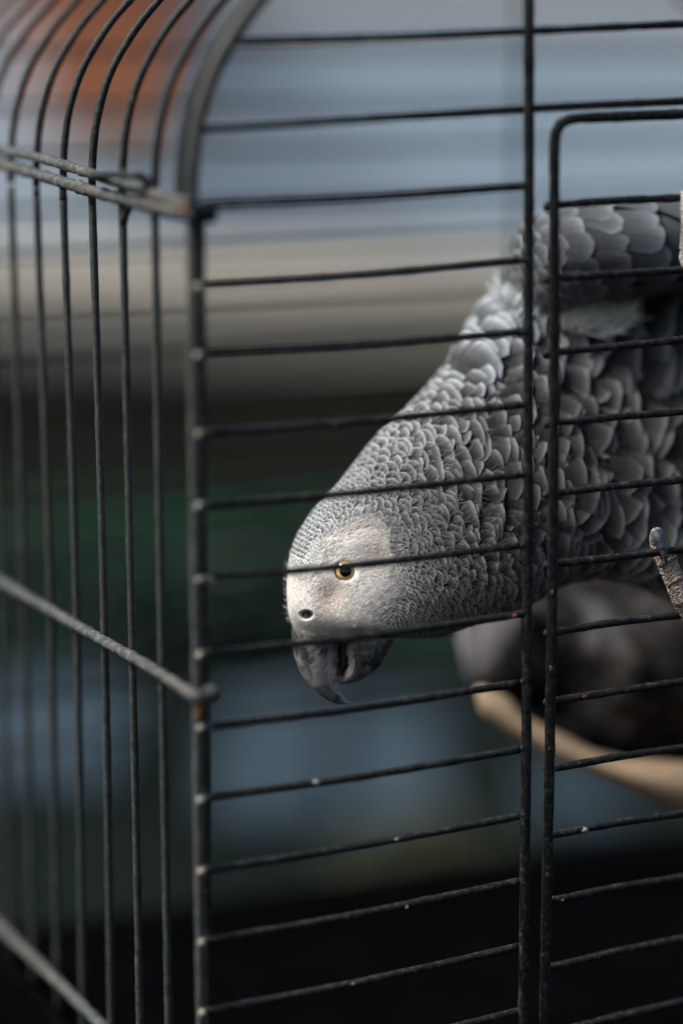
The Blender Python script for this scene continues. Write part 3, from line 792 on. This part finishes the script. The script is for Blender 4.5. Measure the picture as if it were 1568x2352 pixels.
# loose barbs that soften the plumage
def barb_field(n):
    s_ = rng.uniform(2, 20, n); t_ = rng.uniform(-.15, 3.3, n); X, Y = flat(s_, t_); k = (near(X, Y) > 45) & (X < 1680)
    s_, t_, X, Y = s_[k], t_[k], X[k], Y[k]; W, R, T = field(X, Y)
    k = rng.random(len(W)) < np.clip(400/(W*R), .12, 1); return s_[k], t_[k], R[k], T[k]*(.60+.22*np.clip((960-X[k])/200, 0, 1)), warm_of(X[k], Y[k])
s_, t_, R_h, T_h, W_h = barb_field(13000)
hairs('loose_barbs', s_, t_, np.clip(R_h*.95, 8, 26), 1.1, .0, m_fea, T_h*1.15, W_h, .4, parrot, .25, base=R_h*PX*.42)
# throat fringe
s_ = rng.uniform(3.4, 4.4, 120); t_ = rng.uniform(2.7, 3.5, 120)
hairs('throat_fringe', s_, t_, 42.0, 2.4, .30, m_fea, .22, .7, .3, parrot)
s_ = rng.uniform(.9, 1.75, 700); t_ = rng.uniform(.5, 2.7, 700)
hairs('chin_bristles', s_, t_, 20.0, 1.6, .12, m_fea, .62+.06*rng.standard_normal(700), .8, .4, parrot, 2.2)
s_ = rng.uniform(1.9, 5.3, 70); t_ = rng.uniform(-.2, .25, 70)
hairs('forehead_bristles', s_, t_, 13.0, 1.4, .8, m_fea, .6, .2, .6, parrot)

# ---- beak
def CR(x, y): return 602.9+.29294*x, 1090.9+.29294*y
def beak(name, rows, mat, pw=.92):
    secs = []
    for (ox, oy, ix, iy, b) in rows:
        o_ = CR(ox, oy); i_ = CR(ix, iy); secs.append((*o_, *i_, .941, b))
    V, th = loft(secs, 90, 72, power=pw)
    n_, m_ = V.shape[:2]
    edge = np.tile((1-np.cos(th))/2, (n_, 1)); al = np.repeat(np.linspace(0, 1, n_), m_)
    nz = vnoise(V.reshape(-1, 3)*np.array([1, 0, 1]), 420).reshape(n_, m_)+.6*vnoise(V.reshape(-1, 3)*np.array([1, 0, 1]), 1100, 3).reshape(n_, m_)
    cen = V.mean(1, keepdims=True); V = V+(V-cen)*(nz*np.clip((edge-.80)/.15, 0, 1)*.16*np.sin(np.linspace(0.15, 2.9, n_))[:, None]+.012*nz)[..., None]
    return closed_loft(name, V, mat, parrot, attrs={'edge': edge.ravel(), 'along': al})
m = M('dark_horn', .38, .5)
ed = m.attr('edge').outputs['Fac']; al = m.attr('along').outputs['Fac']
n1 = m.noise(260, 6, .65); n2 = m.noise(90, 4, .6, dist=.6); n3 = m.noise(1100, 3, .7)
c = m.ramp(n1, (.38, (.013, .014, .016)), (.62, (.070, .070, .069)))
c = m.mix(m.ramp(n2, (.47, 0.0), (.62, .75)), c, (.34, .345, .32))
edn = m.math('ADD', ed, m.math('MULTIPLY', m.math('SUBTRACT', n2, .5), .85))
flake = m.math('MULTIPLY', m.ramp(edn, (.74, 0.0), (.80, 1.0), (.86, .3), (.90, .9)), m.ramp(al, (.25, 0.0), (.45, .9)))
c = m.mix(flake, c, (.58, .50, .44))
c = m.mix(m.ramp(n3, (.60, 0.0), (.75, .5)), c, (.30, .29, .28))
m.set('Base Color', c); m.set('Roughness', m.ramp(n1, (.3, .24), (.7, .5)))
m.bump(m.math('ADD', n1, m.math('MULTIPLY', n3, .4)), .35, .0006); m_horn = m.m
beak('upper_beak', [(300, 1040, 600, 1120, .004), (232, 1110, 640, 1200, .0088), (228, 1220, 606, 1290, .0098), (235, 1330, 600, 1370, .0096), (258, 1445, 603, 1450, .0090), (300, 1550, 604, 1540, .0080),
     (370, 1650, 592, 1620, .0066), (455, 1728, 590, 1665, .0050), (540, 1783, 612, 1705, .0036), (620, 1801, 645, 1750, .0022), (670, 1800, 676, 1778, .0010), (694, 1792, 695, 1788, .0002)], m_horn)
beak('lower_beak', [(900, 1130, 700, 1120, .004), (1035, 1215, 640, 1190, .0080), (1030, 1290, 618, 1300, .0086), (1005, 1370, 640, 1385, .0086), (955, 1450, 658, 1450, .0080), (880, 1535, 652, 1520, .0068), (790, 1600, 622, 1580, .0052), (700, 1632, 604, 1622, .0030), (640, 1640, 602, 1636, .0006)], m_horn)
# dark mouth between the halves
m = M('dark_mouth', .5, .3); m.set('Base Color', (.01, .008, .008))
mo = [(600, 1200, 700, 1200), (590, 1320, 680, 1320), (590, 1450, 680, 1450), (600, 1540, 640, 1540), (605, 1570, 615, 1570)]
V, th = loft([(*CR(a_, b_), *CR(c_, d_), .941, .005) for a_, b_, c_, d_ in mo], 12, 16)
closed_loft('mouth', V, m.m, parrot)

# ---- eye
# find surface point under the eye pixel
ss_, tt_ = np.meshgrid(np.linspace(2.5, 6.5, 160), np.linspace(.8, 2.3, 160), indexing='ij')
pq = surf0(ss_, tt_); X, Y, _ = proj(pq); k = np.argmin(np.hypot(X-eye_px[0], Y-eye_px[1])); k = np.unravel_index(k, X.shape)
ep, et, ea, en, _, _, _ = frame_at(np.array([ss_[k]]), np.array([tt_[k]])); ep, en = ep[0], en[0]
print('eye normal', en, 'depth', proj(ep)[2])
axis = Vector(en).lerp(Vector(-FW), .55).normalized()
ax = np.array(axis); e1 = np.cross(ax, UP); e1 /= np.linalg.norm(e1); e2 = np.cross(e1, ax)
RB = .0052; center = P(eye_px[0], eye_px[1], proj(ep)[2]) - ax*(RB-.0004)
def capm(name, r0, r1, R, mat, parent, n=12, m_=40, wob=0, bulge=0.0):
    """part of a ball between angular radii r0..r1 (metres from the axis)"""
    V = []; rr = np.linspace(r0, r1, n); th = np.linspace(0, 2*math.pi, m_, endpoint=False)
    for q in rr:
        for t_ in th:
            q2 = q*(1+wob*max(0, math.sin(t_))**3)
            V.append(center+ax*(math.sqrt(max(R*R-q2*q2, 0))+bulge)+(e1*math.cos(t_)+e2*math.sin(t_))*q2)
    fc = [tuple(reversed(f)) for f in grid_faces(n, m_, True)]
    if r0 < 1e-5: pass
    return mesh(name, V, fc, mat, parent, attrs={'rad': np.repeat((rr-r0)/(r1-r0), m_)})
eye = empty('eye', (0, 0, 0)); eye.parent = parrot; eye.location = Vector(center)-parrot.location
px = PX
m = M('iris_yellow', .25, .5); r_ = m.attr('rad').outputs['Fac']; nz = m.noise(1500, 3)
c = m.ramp(r_, (.0, (.30, .18, .05)), (.12, (.68, .50, .17)), (.60, (.76, .57, .22)), (.88, (.60, .40, .12)), (1.0, (.20, .10, .02)))
m.set('Base Color', m.mix(m.ramp(nz, (.3, .25), (.6, 0.0)), c, (.40, .24, .05))); m.set('Roughness', .2)
m.b.inputs['Coat Weight'].default_value = .8; m.b.inputs['Coat Roughness'].default_value = .03
capm('iris', 12.4*px, 23.0*px, RB, m.m, eye)
m2 = M('pupil_black', .05, .5); m2.set('Base Color', (.003, .003, .003)); m2.b.inputs['Coat Weight'].default_value = 1.0; m2.b.inputs['Coat Roughness'].default_value = .02
capm('pupil', .2*px, 13.4*px, RB, m2.m, eye, bulge=.00005)
m3 = M('eye_rim_dark', .4, .4); m3.set('Base Color', (.015, .009, .008))
def ring(name, r, tube, mat, parent, out=0.0, wr=0.0, oval=0.0):
    nU, nV = 80, 10; V = []
    for i in range(nU):
        t_ = 2*math.pi*i/nU; rr = r*(1+oval*max(0, math.sin(t_+.15))**6); cpt = center+ax*(math.sqrt(max(RB*RB-min(rr, RB*.98)**2, 0))+out)+(e1*math.cos(t_)+e2*math.sin(t_))*rr
        dr = e1*math.cos(t_)+e2*math.sin(t_)
        for j in range(nV):
            b_ = 2*math.pi*j/nV; q = tube*(1+wr*math.sin(17*t_+2*math.sin(3*t_))*.5)
            V.append(cpt+dr*math.cos(b_)*q+ax*math.sin(b_)*q)
    fc = [(i*nV+j, i*nV+(j+1) % nV, ((i+1) % nU)*nV+(j+1) % nV, ((i+1) % nU)*nV+j) for i in range(nU) for j in range(nV)]
    return mesh(name, V, fc, mat, parent)
ring('eye_rim', 23.6*px, .00036, m3.m, eye, .0001, oval=.13)
m4 = M('eyelid_skin', .55, .4); n_ = m4.noise(900, 3); m4.set('Base Color', m4.ramp(n_, (.35, (.13, .12, .115)), (.65, (.27, .255, .25)))); m4.bump(n_, .5, .0004)
ring('eyelid', 27.0*px, .00038, m4.m, eye, .00015, wr=.10, oval=.10)
ring('eyelid', 30.8*px, .00032, m4.m, eye, .0004, wr=.2, oval=.06)

# ---- nostril hairs
nv_ = []; nf = []
for k in range(7):
    b0 = P(696+k*2.5, 1420, .9235); tp_ = P(699+k*2.4+rng.normal(0, 2), 1406+rng.normal(0, 2), .9225)
    i = len(nv_); nv_ += [b0-RT*.0001, b0+RT*.0001, tp_]; nf.append((i, i+1, i+2))
mh = M('pale_hair', .6, .3); mh.set('Base Color', (.6, .57, .55))
o = mesh('nostril_hairs', nv_, nf, mh.m, parrot, smooth=False); tag(o, kind='stuff')

# ---- wing
WSEC = np.array([
    (1138, 655, 1170, 700, 1.010, .006),
    (1148, 600, 1230, 735, 1.004, .026),
    (1170, 545, 1290, 722, .998, .034),
    (1215, 507, 1330, 704, .994, .036),
    (1290, 481, 1376, 690, .992, .036),
    (1390, 472, 1450, 678, .990, .034),
    (1500, 474, 1540, 668, .990, .032),
    (1620, 480, 1640, 658, .990, .028),
    (1760, 492, 1760, 648, .992, .022),
    (1920, 520, 1900, 638, .995, .016),
    (2060, 560, 2050, 625, 1.0, .010),
    (2200, 605, 2200, 620, 1.0, .003)], float)
def wsec(s):
    A = crom_at(WSEC, np.asarray(s, float)); Up = P(A[..., 0], A[..., 1], A[..., 4]); Lo = P(A[..., 2], A[..., 3], A[..., 4])
    return (Up+Lo)/2, (Up-Lo)/2, np.maximum(A[..., 5], .0005)
def wsurf(s, th):
    C, h, b = wsec(s); sn = np.sin(th); sn = np.sign(sn)*(np.abs(sn)+1e-6)**.45; return C+h*np.cos(th)[..., None]-FW*(b*sn)[..., None]
def wflat(s, th):
    C, h, b = wsec(s); x, y, _ = proj(C+h*np.cos(th)[..., None]); return x, y
def wframe(s, th, e=.02):
    p = wsurf(s, th); ts = wsurf(s+e, th)-wsurf(s-e, th); tt = wsurf(s, th+e)-wsurf(s, th-e)
    ls = np.linalg.norm(ts, axis=-1)/(2*e); lt = np.linalg.norm(tt, axis=-1)/(2*e)
    n = np.cross(ts, tt); n /= np.linalg.norm(n, axis=-1)[..., None]+1e-12
    C, _, _ = wsec(s); sg = np.sign(np.sum(n*(p-C), -1)); n = n*sg[..., None]
    return orth(p, ts/(ls[..., None]*2*e+1e-12), tt/(lt[..., None]*2*e+1e-12), n, ls, lt)
m = M('under_plumage', .8, .2); m.set('Base Color', (.07, .075, .08)); m_under = m.m
SS, TT = np.meshgrid(np.linspace(0, 11, 70), np.linspace(0, 2*math.pi, 60, endpoint=False), indexing='ij')
p, t, a, n, _, _, _ = wframe(SS, TT)
V = p-n*.001; wing = closed_loft('wing', V, m_under, parrot)
WF = np.array([(1165, 600, 34, 28, .32), (1200, 560, 38, 32, .30), (1230, 640, 50, 40, .30), (1230, 530, 46, 40, .26), (1290, 530, 62, 56, .24), (1290, 600, 66, 60, .23), (1290, 660, 52, 44, .25),
               (1360, 510, 44, 90, .24), (1380, 590, 50, 96, .24), (1380, 655, 34, 80, .20), (1460, 520, 44, 110, .23), (1480, 590, 54, 125, .24), (1500, 650, 46, 90, .13), (1600, 560, 70, 120, .18), (1900, 580, 70, 120, .18)], float)
def wfield(x, y):
    d2 = (x[..., None]-WF[:, 0])**2+(y[..., None]-WF[:, 1])**2
    w_ = 1/(d2+60)**1.6; w_ /= w_.sum(-1)[..., None]
    return np.exp((w_*np.log(WF[:, 2])).sum(-1)), np.exp((w_*np.log(WF[:, 3])).sum(-1)), (w_*WF[:, 4]).sum(-1)
ws, wt = rows(wframe, wflat, wfield, .35, 9.5, -1.2, 4.2, lambda x, y, t: np.zeros(np.shape(x), bool), pitch=.9, wob=.2)
x, y = wflat(ws, wt); W, R, T = wfield(x, y); order = np.argsort(-(W*R)*(np.sin(wt) > -.3)); bigw = set(order[:140].tolist())
sv, sf, suv, sto, swa, sri = [], [], [], [], [], []; off = 0
for i in range(len(ws)):
    wv = W[i]*1.2*rng.uniform(.80, 1.2); L = max(R[i]*1.9, wv)
    V, uv = build_feather(ws[i], wt[i], wv, R[i], L, .045, .04, 9, 8, rng, wframe, .4, (.06+.10*rng.random())*1.5+rng.normal(0, .10), tipc=1.1, roll=.1)
    tone = T[i]*.62*rng.uniform(.74, 1.22)
    if i in bigw:
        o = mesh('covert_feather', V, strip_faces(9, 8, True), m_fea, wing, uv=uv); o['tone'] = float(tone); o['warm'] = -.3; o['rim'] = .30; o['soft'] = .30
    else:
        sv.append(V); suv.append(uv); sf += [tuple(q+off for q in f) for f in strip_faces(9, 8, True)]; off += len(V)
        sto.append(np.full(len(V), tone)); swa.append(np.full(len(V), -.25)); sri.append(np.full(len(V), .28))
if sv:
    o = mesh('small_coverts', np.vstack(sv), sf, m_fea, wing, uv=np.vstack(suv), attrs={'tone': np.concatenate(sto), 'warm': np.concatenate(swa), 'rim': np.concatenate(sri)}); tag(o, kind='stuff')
print('wing feathers', len(ws))
# downy tuft under the wing
s_, t_, X, Y = pick(lambda X, Y: (np.hypot((X-1350)/90, (Y-752)/38) < 1), 30000, 12, 19, .3, 2.6)
s2, t2, X, Y = pick(lambda X, Y: (np.hypot((X-1215)/75, (Y-715)/42) < 1), 40000, 12, 19, .1, 2.6)
hairs('shoulder_down', s2[:900], t2[:900], 70.0, 6.0, .5, m_fea, .48+.08*rng.standard_normal(len(s2[:900])), .2, .35, parrot, -.5)
hairs('down_tuft', s_[:260], t_[:260], 62.0, 6.0, .30, m_fea, .85+.12*rng.standard_normal(len(s_[:260])), .8, .55, parrot, -.6, base=.005)

# ---- feet on the wires
m = M('scaly_skin', .6, .35)
vd = m.voro(1050); n1 = m.noise(220, 4)
c = m.ramp(vd, (.0, (.10, .07, .05)), (.35, (.20, .14, .095)), (.6, (.40, .32, .25)))
wh = m.attr('white', 'OBJECT').outputs['Fac']
c2 = m.ramp(vd, (.0, (.05, .05, .06)), (.3, (.35, .35, .36)), (.5, (.62, .60, .58)))
m.set('Base Color', m.mix(wh, c, c2)); m.bump(m.math('MULTIPLY', vd, -1.0), .9, .0010); m_scale = m.m
m = M('claw_horn', .35, .5); n1 = m.noise(500, 4, .6); m.set('Base Color', m.ramp(n1, (.35, (.02, .025, .035)), (.7, (.15, .17, .20)))); m_claw = m.m
zf = float(proj(front(1520., 1262.))[2])
toe = rod('toe', crom([P(1700, 1560, zf+.022), P(1620, 1460, zf+.012), P(1570, 1378, zf+.006), P(1545, 1325, zf+.0058), P(1524, 1275, zf+.0062), P(1511, 1240, zf+.0035), P(1508, 1226, zf-.001)], 40),
          [.0052, .0050, .0047, .0045, .0042, .0044, .0044, .0040, .0040, .0038, .0026], m_scale, parrot, 20, .0008, .03)
toe['white'] = .12
rod('claw', crom([P(1507, 1222, zf-.0025), P(1515, 1245, zf-.0045), P(1524, 1268, zf-.0048), P(1530, 1300, zf-.0030)], 24), [.0026, .0024, .0016, .0010, .0003], m_claw, toe, 12, .0006, .03)
for k in range(3):
    q = (1575-k*20, 1392-k*45)
    rod('toe_crease', [P(q[0]-22, q[1]-2, zf+.0035), P(q[0]-6, q[1]-14, zf+.0012), P(q[0]+16, q[1]-24, zf+.003)], .0009, m_scale, toe, 8, .002)
zf2 = float(proj(front(1565., 540.))[2])
toe2 = rod('toe', crom([P(1571, 440, zf2-.004), P(1574, 470, zf2-.0045), P(1577, 510, zf2-.002), P(1580, 560, zf2+.000), P(1590, 600, zf2+.004), P(1640, 650, zf2+.012), P(1700, 720, zf2+.02)], 40),
           [.0014, .0022, .0026, .0034, .0055, .0062, .0058, .0055, .0055], m_scale, parrot, 20, .0008, .04)
toe2['white'] = .85
